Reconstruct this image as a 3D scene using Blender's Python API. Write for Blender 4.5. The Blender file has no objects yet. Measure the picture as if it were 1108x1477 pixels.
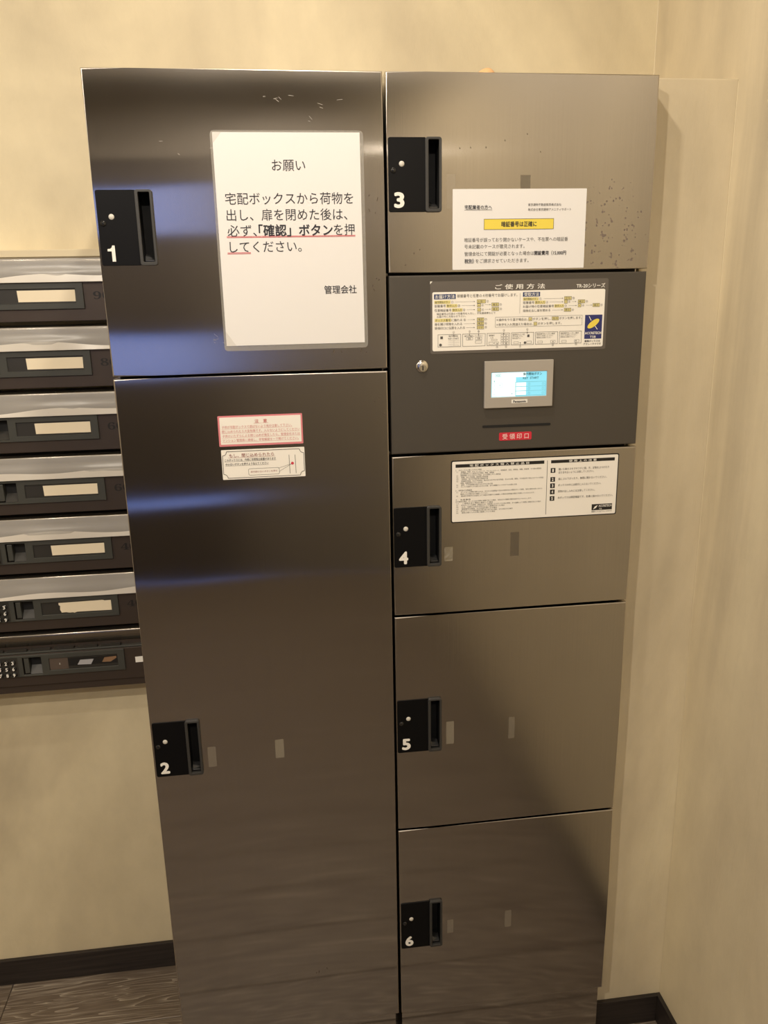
import bpy, bmesh, math, random
from mathutils import Vector, Matrix
random.seed(7)
S = bpy.context.scene
COL = S.collection

# ------------------------------------------------------------------ camera
cam_d = bpy.data.cameras.new('camera'); cam = bpy.data.objects.new('camera', cam_d); COL.objects.link(cam)
cam_d.sensor_fit = 'HORIZONTAL'; cam_d.sensor_width = 36.0
cam_d.lens = 1169.82 * 36.0 / 1108.0
cam_d.clip_start = 0.02
right = Vector((0.99130233, -0.13016054, -0.01944021)); up = Vector((0.05295614, 0.25928296, 0.96434848)); fwd = Vector((0.1204796, 0.95699038, -0.2639206))
M = Matrix((right, up, -fwd)).transposed().to_4x4(); M.translation = Vector((0.24601, -1.26884, 1.51901))
cam.matrix_world = M
S.camera = cam

# ------------------------------------------------------------------ world (blue dusk outside the entrance) and exposure
W = bpy.data.worlds.new('dusk'); S.world = W; W.use_nodes = True
bg = W.node_tree.nodes['Background']; bg.inputs[0].default_value = (0.22, 0.36, 1.0, 1); bg.inputs[1].default_value = 0.7
vs = S.view_settings
vs.view_transform = 'Standard'; vs.look = 'None'; vs.gamma = 1.0; vs.use_curve_mapping = False
vs.exposure = 0.84

# ceiling downlights: position, watts   (the fixtures are built further down around them)
CEIL = 2.50
LAMP_COL = (1.0, 0.89, 0.75)
LAMPS = [((0.27, -0.37, CEIL - 0.03), 13.5), ((-0.55, -1.55, CEIL - 0.03), 36.0), ((0.30, -2.3, CEIL - 0.03), 32.0), ((-1.55, -0.9, CEIL - 0.03), 18.0)]
for i, (pos, w) in enumerate(LAMPS):
    ld = bpy.data.lights.new('downlight_bulb', 'SPOT'); ld.energy = w; ld.color = LAMP_COL
    ld.spot_size = math.radians(176); ld.spot_blend = 0.35; ld.shadow_soft_size = 0.028
    lo = bpy.data.objects.new('downlight_bulb', ld); lo.location = pos; COL.objects.link(lo)

# ------------------------------------------------------------------ materials
MAT = {}
def nodes(name):
    m = bpy.data.materials.new(name); m.use_nodes = True
    nt = m.node_tree; b = nt.nodes['Principled BSDF']; MAT[name] = m
    return m, nt, b
def setv(b, **k):
    for n, v in k.items():
        n = n.replace('_', ' ').title() if n not in ('IOR',) else n
        b.inputs[n].default_value = v
def simple(name, col, rough=0.5, metal=0.0, spec=0.5, alpha=1.0, emit=None, estr=0):
    m, nt, b = nodes(name)
    b.inputs['Base Color'].default_value = (*col, 1); b.inputs['Roughness'].default_value = rough
    b.inputs['Metallic'].default_value = metal; b.inputs['Specular IOR Level'].default_value = spec
    b.inputs['Alpha'].default_value = alpha
    if emit: b.inputs['Emission Color'].default_value = (*emit, 1); b.inputs['Emission Strength'].default_value = estr
    # faint grain so that no surface is perfectly even
    tc = nt.nodes.new('ShaderNodeTexCoord'); n = nt.nodes.new('ShaderNodeTexNoise'); n.inputs['Scale'].default_value = 60
    nt.links.new(tc.outputs['Object'], n.inputs['Vector'])
    mr = nt.nodes.new('ShaderNodeMapRange'); mr.inputs['To Min'].default_value = max(0, rough - 0.05); mr.inputs['To Max'].default_value = min(1, rough + 0.05)
    nt.links.new(n.outputs['Fac'], mr.inputs['Value']); nt.links.new(mr.outputs['Result'], b.inputs['Roughness'])
    return m
def tex(nt, kind, scale_vec, **inp):
    tc = nt.nodes.new('ShaderNodeTexCoord'); mp = nt.nodes.new('ShaderNodeMapping'); mp.inputs['Scale'].default_value = scale_vec
    nt.links.new(tc.outputs['Object'], mp.inputs['Vector'])
    n = nt.nodes.new(kind); nt.links.new(mp.outputs['Vector'], n.inputs['Vector'])
    for k, v in inp.items(): n.inputs[k].default_value = v
    return n
def ramp(nt, src, stops):
    r = nt.nodes.new('ShaderNodeValToRGB'); e = r.color_ramp.elements
    while len(e) < len(stops): e.new(0.5)
    for el, (p, c) in zip(e, stops): el.position = p; el.color = (*c, 1)
    nt.links.new(src, r.inputs['Fac']); return r
def mixc(nt, fac, a, b, mode='MIX'):
    m = nt.nodes.new('ShaderNodeMix'); m.data_type = 'RGBA'; m.blend_type = mode
    if isinstance(fac, (int, float)): m.inputs[0].default_value = fac
    else: nt.links.new(fac, m.inputs[0])
    for s, v in ((6, a), (7, b)):
        if isinstance(v, tuple): m.inputs[s].default_value = (*v, 1)
        else: nt.links.new(v, m.inputs[s])
    return m.outputs[2]
def math_n(nt, op, a, b=None, c=None):
    m = nt.nodes.new('ShaderNodeMath'); m.operation = op
    for i, v in enumerate((a, b, c)):
        if v is None: continue
        if isinstance(v, (int, float)): m.inputs[i].default_value = v
        else: nt.links.new(v, m.inputs[i])
    return m.outputs[0]
def bump(nt, b, h, strength, dist, prev=None):
    n = nt.nodes.new('ShaderNodeBump'); n.inputs['Strength'].default_value = strength; n.inputs['Distance'].default_value = dist
    nt.links.new(h, n.inputs['Height'])
    if prev: nt.links.new(prev, n.inputs['Normal'])
    nt.links.new(n.outputs['Normal'], b.inputs['Normal']); return n.outputs['Normal']

def plaster(name, c0, c1, c2, vec):
    m, nt, b = nodes(name)
    n1 = tex(nt, 'ShaderNodeTexNoise', vec, Scale=1.0, Detail=4.0, Roughness=0.55, Distortion=0.9)
    r = ramp(nt, n1.outputs['Fac'], [(0.30, c0), (0.52, c1), (0.74, c2)])
    n2 = tex(nt, 'ShaderNodeTexNoise', (14, 14, 9), Scale=1.0, Detail=6.0, Roughness=0.65)
    r2 = ramp(nt, n2.outputs['Fac'], [(0.3, (0.93, 0.93, 0.93)), (0.7, (1.03, 1.03, 1.03))])
    nt.links.new(mixc(nt, 1.0, r.outputs['Color'], r2.outputs['Color'], 'MULTIPLY'), b.inputs['Base Color'])
    b.inputs['Roughness'].default_value = 0.55; b.inputs['Specular IOR Level'].default_value = 0.3
    n3 = tex(nt, 'ShaderNodeTexNoise', (vec[0] * 3, vec[1] * 3, vec[2] * 3), Scale=1.0, Detail=8.0, Roughness=0.6, Distortion=0.5)
    bump(nt, b, n3.outputs['Fac'], 0.25, 0.01)
    return m
plaster('plaster', (0.53, 0.455, 0.31), (0.69, 0.60, 0.405), (0.75, 0.66, 0.45), (2.2, 2.2, 1.3))
plaster('plaster_side', (0.50, 0.43, 0.305), (0.67, 0.58, 0.405), (0.75, 0.66, 0.46), (3.0, 3.4, 0.7))
simple('caulk', (0.66, 0.57, 0.39), 0.6)
simple('entrance_panel', (0.20, 0.18, 0.155), 0.6)
simple('ceiling_paint', (0.72, 0.68, 0.60), 0.8)

def steel(name, base, rough, stains=False):
    m, nt, b = nodes(name)
    hair = tex(nt, 'ShaderNodeTexNoise', (900, 900, 5), Scale=1.0, Detail=3.0)
    r = ramp(nt, hair.outputs['Fac'], [(0.3, tuple(c * 0.965 for c in base)), (0.7, tuple(c * 1.03 for c in base))])
    col = r.outputs['Color']
    b.inputs['Metallic'].default_value = 1.0
    b.inputs['Anisotropic'].default_value = 1.0
    tg = nt.nodes.new('ShaderNodeCombineXYZ'); tg.inputs[0].default_value = 1.0
    nt.links.new(tg.outputs[0], b.inputs['Tangent'])
    smudge = tex(nt, 'ShaderNodeTexNoise', (6, 6, 4), Scale=1.0, Detail=5.0)
    mr = nt.nodes.new('ShaderNodeMapRange'); mr.inputs['To Min'].default_value = rough - 0.02; mr.inputs['To Max'].default_value = rough + 0.02
    nt.links.new(smudge.outputs['Fac'], mr.inputs['Value']); rgh = mr.outputs['Result']
    if stains:
        # rust-brown specks splashed over the right half of the sheet
        v = tex(nt, 'ShaderNodeTexVoronoi', (230, 230, 190), Scale=1.0, Randomness=1.0); v.feature = 'F1'
        pat = tex(nt, 'ShaderNodeTexNoise', (75, 75, 60), Scale=1.0, Detail=2.0)
        tc = nt.nodes.new('ShaderNodeTexCoord'); sx = nt.nodes.new('ShaderNodeSeparateXYZ'); nt.links.new(tc.outputs['Object'], sx.inputs[0])
        dx = math_n(nt, 'DIVIDE', math_n(nt, 'SUBTRACT', sx.outputs[0], 0.768), 0.068)
        dz = math_n(nt, 'DIVIDE', math_n(nt, 'SUBTRACT', sx.outputs[2], 1.590), 0.105)
        rr = math_n(nt, 'ADD', math_n(nt, 'MULTIPLY', dx, dx), math_n(nt, 'MULTIPLY', dz, dz))
        reg = math_n(nt, 'MAXIMUM', math_n(nt, 'SUBTRACT', 1.0, math_n(nt, 'POWER', rr, 0.5)), 0.0)
        lim = math_n(nt, 'MULTIPLY', math_n(nt, 'POWER', reg, 0.5), math_n(nt, 'MULTIPLY', math_n(nt, 'MAXIMUM', math_n(nt, 'SUBTRACT', pat.outputs['Fac'], 0.47), 0.0), 3.6))
        spot = math_n(nt, 'LESS_THAN', v.outputs['Distance'], lim)
        col = mixc(nt, math_n(nt, 'MULTIPLY', spot, 0.7), col, (0.13, 0.08, 0.05))
        rgh = math_n(nt, 'ADD', rgh, math_n(nt, 'MULTIPLY', spot, 0.3))
        nt.links.new(math_n(nt, 'SUBTRACT', 1.0, math_n(nt, 'MULTIPLY', spot, 0.7)), b.inputs['Metallic'])
    nt.links.new(col, b.inputs['Base Color']); nt.links.new(rgh, b.inputs['Roughness'])
    warp = tex(nt, 'ShaderNodeTexNoise', (1.6, 1.6, 5.0), Scale=1.0, Detail=1.5, Roughness=0.4)
    nrm = bump(nt, b, warp.outputs['Fac'], 0.30, 0.004)
    bump(nt, b, hair.outputs['Fac'], 0.05, 0.0004, nrm)
    return m
STEEL = (0.435, 0.412, 0.388)
steel('steel', STEEL, 0.115)
steel('steel_stained', STEEL, 0.12, True)
simple('steel_side', (0.50, 0.46, 0.41), 0.35, 1.0)
simple('panel_paint', (0.075, 0.066, 0.055), 0.42, 0.25)
simple('scratch', (0.42, 0.39, 0.35), 0.4, 0.6)
simple('smudge', (0.10, 0.075, 0.055), 0.6, 0.3)
simple('carcass', (0.012, 0.011, 0.010), 0.6)
simple('black_plate', (0.004, 0.004, 0.0045), 0.42, spec=0.14)
simple('handle_grey', (0.035, 0.034, 0.032), 0.5)
simple('recess_black', (0.004, 0.004, 0.004), 0.7)
simple('latch', (0.06, 0.06, 0.06), 0.25, 0.6)
simple('button_white', (0.62, 0.60, 0.54), 0.4)
simple('black_gloss', (0.015, 0.015, 0.015), 0.12)
simple('number_white', (0.86, 0.84, 0.78), 0.6)
simple('chrome', (0.72, 0.70, 0.66), 0.18, 1.0)
simple('bezel_silver', (0.46, 0.43, 0.39), 0.42, 0.35)
simple('paper', (0.80, 0.79, 0.78), 0.7)
simple('paper_cream', (0.82, 0.78, 0.69), 0.7)
simple('laminate', (0.62, 0.60, 0.55), 0.12, alpha=0.22)
simple('ink', (0.02, 0.02, 0.03), 0.7)
simple('ink_soft', (0.09, 0.085, 0.08), 0.7)
simple('ink_red', (0.62, 0.04, 0.07), 0.7)
simple('ink_pink', (0.62, 0.22, 0.21), 0.7)
simple('ink_brown', (0.33, 0.12, 0.10), 0.7)
simple('pink', (0.70, 0.22, 0.25), 0.6)
simple('yellow', (0.83, 0.67, 0.09), 0.7)
simple('yellow_key', (0.80, 0.71, 0.30), 0.7)
simple('navy', (0.012, 0.035, 0.14), 0.6)
simple('purple_blue', (0.025, 0.03, 0.15), 0.6)
simple('sticker_white', (0.90, 0.87, 0.80), 0.5)
simple('sticker_grey', (0.115, 0.10, 0.085), 0.5)
simple('sticker_black', (0.012, 0.011, 0.010), 0.5)
simple('label_red', (0.62, 0.025, 0.05), 0.4)
simple('label_red_text', (0.86, 0.62, 0.60), 0.5)
simple('tape', (0.60, 0.54, 0.43), 0.3, alpha=0.17)
simple('tape_cloudy', (0.66, 0.60, 0.46), 0.3, alpha=0.24)
simple('tape_dark', (0.10, 0.085, 0.07), 0.3, alpha=0.32)
simple('screen_glow', (0.1, 0.3, 0.35), 0.3, emit=(0.30, 0.80, 1.0), estr=0.42)
simple('screen_white', (0.3, 0.4, 0.4), 0.3, emit=(0.85, 1.0, 1.0), estr=0.55)
simple('screen_ink', (0.02, 0.10, 0.12), 0.4)
simple('screen_line', (0.10, 0.33, 0.36), 0.4, emit=(0.2, 0.55, 0.6), estr=0.15)
simple('box_brown', (0.085, 0.066, 0.054), 0.38, 0.6)
simple('box_flap', (0.30, 0.27, 0.23), 0.25, 0.95)
simple('film', (0.60, 0.575, 0.53), 0.3, alpha=0.55)
simple('film_lit', (0.80, 0.75, 0.66), 0.30, alpha=0.75)  # brighter copy of film, with the light on its lower edge painted in
simple('plastic_grey', (0.052, 0.053, 0.046), 0.42)
simple('plastic_dark', (0.030, 0.028, 0.024), 0.4)
simple('card', (0.84, 0.74, 0.55), 0.7)
simple('card_brown', (0.09, 0.065, 0.05), 0.6)
simple('reflection_white', (0.42, 0.42, 0.44), 0.5)  # flat colours for the reflections painted in the dark pane
simple('reflection_brown', (0.26, 0.15, 0.08), 0.5)
simple('engraved', (0.006, 0.005, 0.005), 0.6)
simple('orange_skin', (0.72, 0.42, 0.20), 0.5)
simple('lamp_ring', (0.75, 0.73, 0.68), 0.4)
simple('lamp_lens', (0.9, 0.85, 0.75), 0.4, emit=(1.0, 0.9, 0.75), estr=8.0)
simple('door_dark', (0.055, 0.045, 0.04), 0.55)
m, nt, b = nodes('window_glass')
b.inputs['Base Color'].default_value = (1, 1, 1, 1); b.inputs['Alpha'].default_value = 0.12; b.inputs['Roughness'].default_value = 0.05

# limed dark oak
m, nt, b = nodes('limed_oak')
oi = nt.nodes.new('ShaderNodeObjectInfo')
tc = nt.nodes.new('ShaderNodeTexCoord'); mp = nt.nodes.new('ShaderNodeMapping'); mp.inputs['Scale'].default_value = (1.1, 15, 15)
nt.links.new(tc.outputs['Object'], mp.inputs['Vector'])
rv = nt.nodes.new('ShaderNodeCombineXYZ'); nt.links.new(math_n(nt, 'MULTIPLY', oi.outputs['Random'], 40.0), rv.inputs[1]); nt.links.new(rv.outputs[0], mp.inputs['Location'])
n1 = nt.nodes.new('ShaderNodeTexNoise'); n1.inputs['Scale'].default_value = 1.6; n1.inputs['Detail'].default_value = 2.0; n1.inputs['Distortion'].default_value = 0.7
nt.links.new(mp.outputs['Vector'], n1.inputs['Vector'])
band = math_n(nt, 'FRACT', math_n(nt, 'MULTIPLY', n1.outputs['Fac'], 16.0))
n2 = tex(nt, 'ShaderNodeTexNoise', (18, 420, 420), Scale=1.0, Detail=3.0)
lim = math_n(nt, 'MULTIPLY', math_n(nt, 'POWER', band, 5.0), math_n(nt, 'MULTIPLY', n2.outputs['Fac'], 1.5))
base = ramp(nt, n2.outputs['Fac'], [(0.3, (0.095, 0.070, 0.050)), (0.7, (0.17, 0.132, 0.098))])
nt.links.new(mixc(nt, lim, base.outputs['Color'], (0.42, 0.365, 0.29)), b.inputs['Base Color'])
b.inputs['Roughness'].default_value = 0.5
bump(nt, b, lim, 0.2, 0.001)
m, nt, b = nodes('dark_wood')
n2 = tex(nt, 'ShaderNodeTexNoise', (6, 6, 160), Scale=1.0, Detail=4.0)
base = ramp(nt, n2.outputs['Fac'], [(0.3, (0.012, 0.009, 0.008)), (0.7, (0.034, 0.026, 0.022))])
nt.links.new(base.outputs['Color'], b.inputs['Base Color']); b.inputs['Roughness'].default_value = 0.45

# ------------------------------------------------------------------ helpers
def link(name, me, mat, parent=None):
    if mat: me.materials.append(MAT[mat])
    o = bpy.data.objects.new(name, me); COL.objects.link(o)
    if parent: o.parent = parent
    return o
def obj(name, bm, mat, parent=None, bev=0, seg=2, smooth=False):
    bmesh.ops.remove_doubles(bm, verts=bm.verts, dist=1e-6)
    bmesh.ops.recalc_face_normals(bm, faces=bm.faces)
    if bev:
        es = [e for e in bm.edges if len(e.link_faces) == 2 and e.calc_face_angle() > 0.6]
        bmesh.ops.bevel(bm, geom=es, offset=bev, segments=seg, affect='EDGES', profile=0.5)
    if smooth:
        for f in bm.faces: f.smooth = True
    me = bpy.data.meshes.new(name); bm.to_mesh(me); bm.free()
    return link(name, me, mat, parent)
def tag(o, label, cat, group=None):
    o['label'] = label; o['category'] = cat
    if group: o['group'] = group
    return o
def thing(name, label, cat, loc=(0, 0, 0), group=None):
    o = bpy.data.objects.new(name, None); o.empty_display_size = 0.05; o.location = loc; COL.objects.link(o)
    return tag(o, label, cat, group)
def struct(o): o['kind'] = 'structure'; return o
def box(bm, x0, x1, y0, y1, z0, z1):
    v = [bm.verts.new((x, y, z)) for x in (x0, x1) for y in (y0, y1) for z in (z0, z1)]
    for f in ((0, 1, 3, 2), (4, 6, 7, 5), (0, 4, 5, 1), (2, 3, 7, 6), (0, 2, 6, 4), (1, 5, 7, 3)):
        bm.faces.new([v[i] for i in f])
def bx(*a):
    bm = bmesh.new(); box(bm, *a); return bm
def grid_plate(xs, zs, holes, y0, y1):
    """plate in the xz plane cut by rectangular holes given as cell indices"""
    bm = bmesh.new(); nx, nz = len(xs) - 1, len(zs) - 1
    vv = {}
    def V(i, j, y):
        k = (i, j, y)
        if k not in vv: vv[k] = bm.verts.new((xs[i], y, zs[j]))
        return vv[k]
    solid = lambda i, j: 0 <= i < nx and 0 <= j < nz and (i, j) not in holes
    for i in range(nx):
        for j in range(nz):
            if not solid(i, j): continue
            for y in (y0, y1): bm.faces.new([V(i, j, y), V(i + 1, j, y), V(i + 1, j + 1, y), V(i, j + 1, y)])
            for di, dj, a, c in ((-1, 0, (i, j), (i, j + 1)), (1, 0, (i + 1, j), (i + 1, j + 1)), (0, -1, (i, j), (i + 1, j)), (0, 1, (i, j + 1), (i + 1, j + 1))):
                if not solid(i + di, j + dj):
                    bm.faces.new([V(*a, y0), V(*c, y0), V(*c, y1), V(*a, y1)])
    return bm
def rrect(x0, x1, z0, z1, r, n=5):
    pts = []
    for cx, cz, a in ((x1 - r, z1 - r, 0), (x0 + r, z1 - r, 90), (x0 + r, z0 + r, 180), (x1 - r, z0 + r, 270)):
        for k in range(n + 1):
            t = math.radians(a + 90 * k / n); pts.append((cx + r * math.cos(t), cz + r * math.sin(t)))
    return pts
def prism(bm, pts, y0, y1, chamfer=0):
    n = len(pts)
    cx = sum(p[0] for p in pts) / n; cz = sum(p[1] for p in pts) / n
    def inset(p):
        d = math.hypot(p[0] - cx, p[1] - cz) or 1
        return (p[0] - (p[0] - cx) / d * chamfer, p[1] - (p[1] - cz) / d * chamfer)
    rows = [[bm.verts.new((p[0], y1, p[1])) for p in pts], [bm.verts.new((p[0], y0 + chamfer, p[1])) for p in pts]]
    if chamfer: rows.append([bm.verts.new((*(lambda q: (q[0], y0, q[1]))(inset(p)),)) for p in pts])
    for a, b2 in zip(rows, rows[1:]):
        for i in range(n): bm.faces.new([a[i], a[(i + 1) % n], b2[(i + 1) % n], b2[i]])
    bm.faces.new(rows[0]); bm.faces.new(rows[-1])
def plate(pts, y0, y1, chamfer=0):
    bm = bmesh.new(); prism(bm, pts, y0, y1, chamfer); return bm
def ring(out, inn, y0, y1):
    bm = bmesh.new(); n = len(out)
    L = [[bm.verts.new((p[0], y, p[1])) for p in ps] for ps, y in ((out, y1), (out, y0), (inn, y0), (inn, y1))]
    for k in range(4):
        a, c = L[k], L[(k + 1) % 4]
        for i in range(n): bm.faces.new([a[i], a[(i + 1) % n], c[(i + 1) % n], c[i]])
    return bm
def disc_pts(cx, cz, r, n=20, rz=None):
    rz = rz or r
    return [(cx + r * math.cos(2 * math.pi * k / n), cz + rz * math.sin(2 * math.pi * k / n)) for k in range(n)]
def dome(cx, cz, r, y, h, n=16, m=5):
    bm = bmesh.new(); rows = []
    for j in range(m):
        t = math.pi / 2 * j / m
        rows.append([bm.verts.new((cx + r * math.cos(t) * math.cos(2 * math.pi * k / n), y - h * math.sin(t), cz + r * math.cos(t) * math.sin(2 * math.pi * k / n))) for k in range(n)])
    top = bm.verts.new((cx, y - h, cz))
    for a, c in zip(rows, rows[1:]):
        for k in range(n): bm.faces.new([a[k], a[(k + 1) % n], c[(k + 1) % n], c[k]])
    for k in range(n): bm.faces.new([rows[-1][k], rows[-1][(k + 1) % n], top])
    bm.faces.new(rows[0][::-1])
    return bm

_cache = {}
def glyphs(s, bold, res):
    k = (s, bold, res)
    if k in _cache: return _cache[k]
    c = bpy.data.curves.new('type', 'FONT'); c.body = s; c.resolution_u = res; c.offset = bold
    o = bpy.data.objects.new('type', c); COL.objects.link(o)
    bpy.context.view_layer.update()
    me = o.evaluated_get(bpy.context.evaluated_depsgraph_get()).to_mesh()
    vs_ = [(v.co.x, v.co.y) for v in me.vertices]; fs = [tuple(p.vertices) for p in me.polygons]
    bpy.data.objects.remove(o); bpy.data.curves.remove(c)
    _cache[k] = (vs_, fs); return _cache[k]
class Print:
    """flat print lying on a surface that faces -y; one mesh for each ink"""
    def __init__(self): self.v = []; self.f = []; self.dy = {}
    def text(self, s, x0, x1, zc, size, bold=0.0, res=2, shear=0.0, fit_h=None):
        vs_, fs = glyphs(s, 0.0, res)
        if not vs_: return self
        if bold:
            k = 8 if bold > 0.024 else 4
            nv, nf = [], []; per = len(vs_)
            for q in range(k):
                dx, dy = bold * math.cos(2 * math.pi * q / k), bold * math.sin(2 * math.pi * q / k); n0 = len(nv)
                nv += [(p[0] + dx, p[1] + dy) for p in vs_]; nf += [tuple(i + n0 for i in f) for f in fs]
            vs_, fs = nv, nf
        a = min(p[0] for p in vs_); e = max(p[0] for p in vs_)
        kx = (x1 - x0) / (e - a) if x1 is not None else size
        zb = zc - 0.385 * size; kz = size
        if fit_h:
            b0 = min(p[1] for p in vs_); b1 = max(p[1] for p in vs_); kz = fit_h / (b1 - b0); zb = zc - kz * (b0 + b1) / 2
        n = len(self.v)
        if bold:
            for i in range(len(vs_)): self.dy[n + i] = -0.00003 * (i // per)
        for p in vs_: self.v.append((x0 + (p[0] - a) * kx, zb + p[1] * kz + shear * ((p[0] - a) * kx)))
        self.f += [tuple(i + n for i in q) for q in fs]; return self
    def rect(self, x0, x1, z0, z1):
        n = len(self.v); self.v += [(x0, z0), (x1, z0), (x1, z1), (x0, z1)]; self.f.append((n, n + 1, n + 2, n + 3)); return self
    def poly(self, pts):
        n = len(self.v); self.v += pts; self.f.append(tuple(range(n, n + len(pts)))); return self
    def line(self, ax, az, bx_, bz, w):
        d = math.hypot(bx_ - ax, bz - az); nx, nz = -(bz - az) / d * w / 2, (bx_ - ax) / d * w / 2
        return self.poly([(ax - nx, az - nz), (bx_ - nx, bz - nz), (bx_ + nx, bz + nz), (ax + nx, az + nz)])
    def frame(self, x0, x1, z0, z1, w):
        self.rect(x0, x1, z1 - w, z1); self.rect(x0, x1, z0, z0 + w); self.rect(x0, x0 + w, z0 + w, z1 - w); return self.rect(x1 - w, x1, z0 + w, z1 - w)
    def loop(self, pts, w):
        for p, q in zip(pts, pts[1:] + pts[:1]): self.line(*p, *q, w)
        return self
    def build(self, name, mat, parent, y):
        me = bpy.data.meshes.new(name); me.from_pydata([(q[0], y + self.dy.get(i, 0.0), q[1]) for i, q in enumerate(self.v)], [], self.f); me.update()
        return link(name, me, mat, parent)

# ------------------------------------------------------------------ the room
XR, YB, YF, XL, YE = 0.982, 0.349, 0.043, -2.4, -3.0
floor = struct(obj('floor', bx(XL, XR, YE, YB, -0.06, -0.012), 'dark_wood'))
plank_me = {}
row, y = 0, YB
random.seed(3)
while y > YE + 0.001:
    y0 = max(YE, y - 0.152); x = XL - (0.45 + 0.37 * ((row * 2) % 3)); row += 1
    while x < XR:
        a, c = max(x, XL), min(x + 1.21, XR)
        if c - a > 0.02:
            key = (round(c - a, 3), round(y - y0, 3))
            if key not in plank_me:
                bm = bx(0.0007, c - a - 0.0007, 0.0007, y - y0 - 0.0007, -0.012, 0.0)
                bmesh.ops.bevel(bm, geom=[e for e in bm.edges if all(v.co.z > -0.001 for v in e.verts)], offset=0.0012, segments=1, affect='EDGES')
                me = bpy.data.meshes.new('plank'); bm.to_mesh(me); bm.free(); me.materials.append(MAT['limed_oak']); plank_me[key] = me
            p = bpy.data.objects.new('plank', plank_me[key]); p.location = (a, y0, 0); COL.objects.link(p); p.parent = floor
        x += 1.21
    y = y0
struct(obj('wall_back', bx(XL, XR, YB, YB + 0.1, 0, CEIL), 'plaster'))
struct(obj('wall_right', bx(XR, XR + 0.1, YE, YB, 0, CEIL), 'plaster_side'))
struct(obj('wall_left', bx(XL - 0.1, XL, YE, YB, 0, CEIL), 'plaster_side'))
struct(obj('wall_pier', bx(0.8372, XR, YF, YB, 0, 1.8255), 'plaster_side', bev=0.0015))
struct(obj('ceiling', bx(XL, XR, YE, YB, CEIL, CEIL + 0.05), 'ceiling_paint'))
# entrance wall behind the viewer with a dark door cut by three glazed slots
DX0, DX1 = -1.25, 0.06
bm = grid_plate([XL, DX0, DX1, XR], [0, 2.15, CEIL], {(1, 0)}, YE - 0.1, YE)
struct(obj('wall_front', bm, 'entrance_panel'))
slots = [(0.425, 0.485), (1.11, 1.33), (1.79, 2.01)]
zs = [0.0] + [z for s in slots for z in s] + [2.15]
door = struct(obj('door_1', grid_plate([DX0, DX0 + 0.06, DX1 - 0.06, DX1], zs, {(1, 1), (1, 3), (1, 5)}, YE - 0.07, YE - 0.02), 'door_dark'))
for z0, z1 in slots:
    obj('pane', bx(DX0 + 0.06, DX1 - 0.06, YE - 0.05, YE - 0.044, z0, z1), 'window_glass', door)
obj('door_handle', bx(DX1 - 0.15, DX1 - 0.125, YE - 0.02, YE + 0.02, 0.85, 1.05), 'chrome', door, bev=0.004)
BBH = 0.066
struct(obj('baseboard_back', bx(XL, -0.0005, YB - 0.009, YB, 0, BBH), 'dark_wood', bev=0.001))
struct(obj('baseboard_pier', bx(0.834, XR - 0.009, YF - 0.009, YF, 0, BBH), 'dark_wood', bev=0.001))
struct(obj('baseboard_right', bx(XR - 0.009, XR, YE, YF, 0, BBH), 'dark_wood', bev=0.001))
struct(obj('baseboard_left', bx(XL, XL + 0.009, YE, YB - 0.009, 0, BBH), 'dark_wood', bev=0.001))
struct(obj('trim_1', plate(disc_pts(XR - 0.0004, 0, 0.0015, 8), 0, 0.66), 'caulk')).matrix_world = Matrix.Translation((0, YB - 0.0004, 1.828)) @ Matrix.Rotation(math.pi / 2, 4, 'X')
struct(obj('trim_2', plate(disc_pts(XR - 0.0002, 0, 0.0008, 8), 0, 1.755), 'caulk')).matrix_world = Matrix.Translation((0, YF - 0.0002, 0.067)) @ Matrix.Rotation(math.pi / 2, 4, 'X')

NEAR = ['above the steel lockers', 'in the middle of the lobby ceiling', 'near the entrance door', 'above the mailbox side of the lobby']
for (pos, w), where in zip(LAMPS, NEAR):
    t = thing('downlight', 'round white recessed ceiling downlight ' + where, 'downlight', (pos[0], pos[1], CEIL), 'ceiling downlights')
    bm = ring(disc_pts(0, 0, 0.062, 32), disc_pts(0, 0, 0.05, 32), 0, 0.006)
    o = obj('trim_ring', bm, 'lamp_ring', t); o.rotation_euler.x = math.pi / 2
    o.location.z = -0.006
    o = obj('lens', plate(disc_pts(0, 0, 0.05, 32), 0, 0.002), 'lamp_lens', t); o.rotation_euler.x = math.pi / 2; o.location.z = -0.0025

# made-up lamp on the entrance wall, added to put a streak in the steel doors
t = thing('streak_lamp', 'small rectangular lamp added beside the entrance door for a streak in the steel', 'lamp', (0.85, YE, 2.15))
obj('streak_lamp_housing', bx(-0.05, 0.05, 0.0, 0.03, 0.0, 0.05), 'lamp_ring', t, bev=0.004)
obj('streak_lamp_glass', bx(-0.04, 0.04, 0.03, 0.034, 0.012, 0.038), 'lamp_lens', t, bev=0.001)

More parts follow.
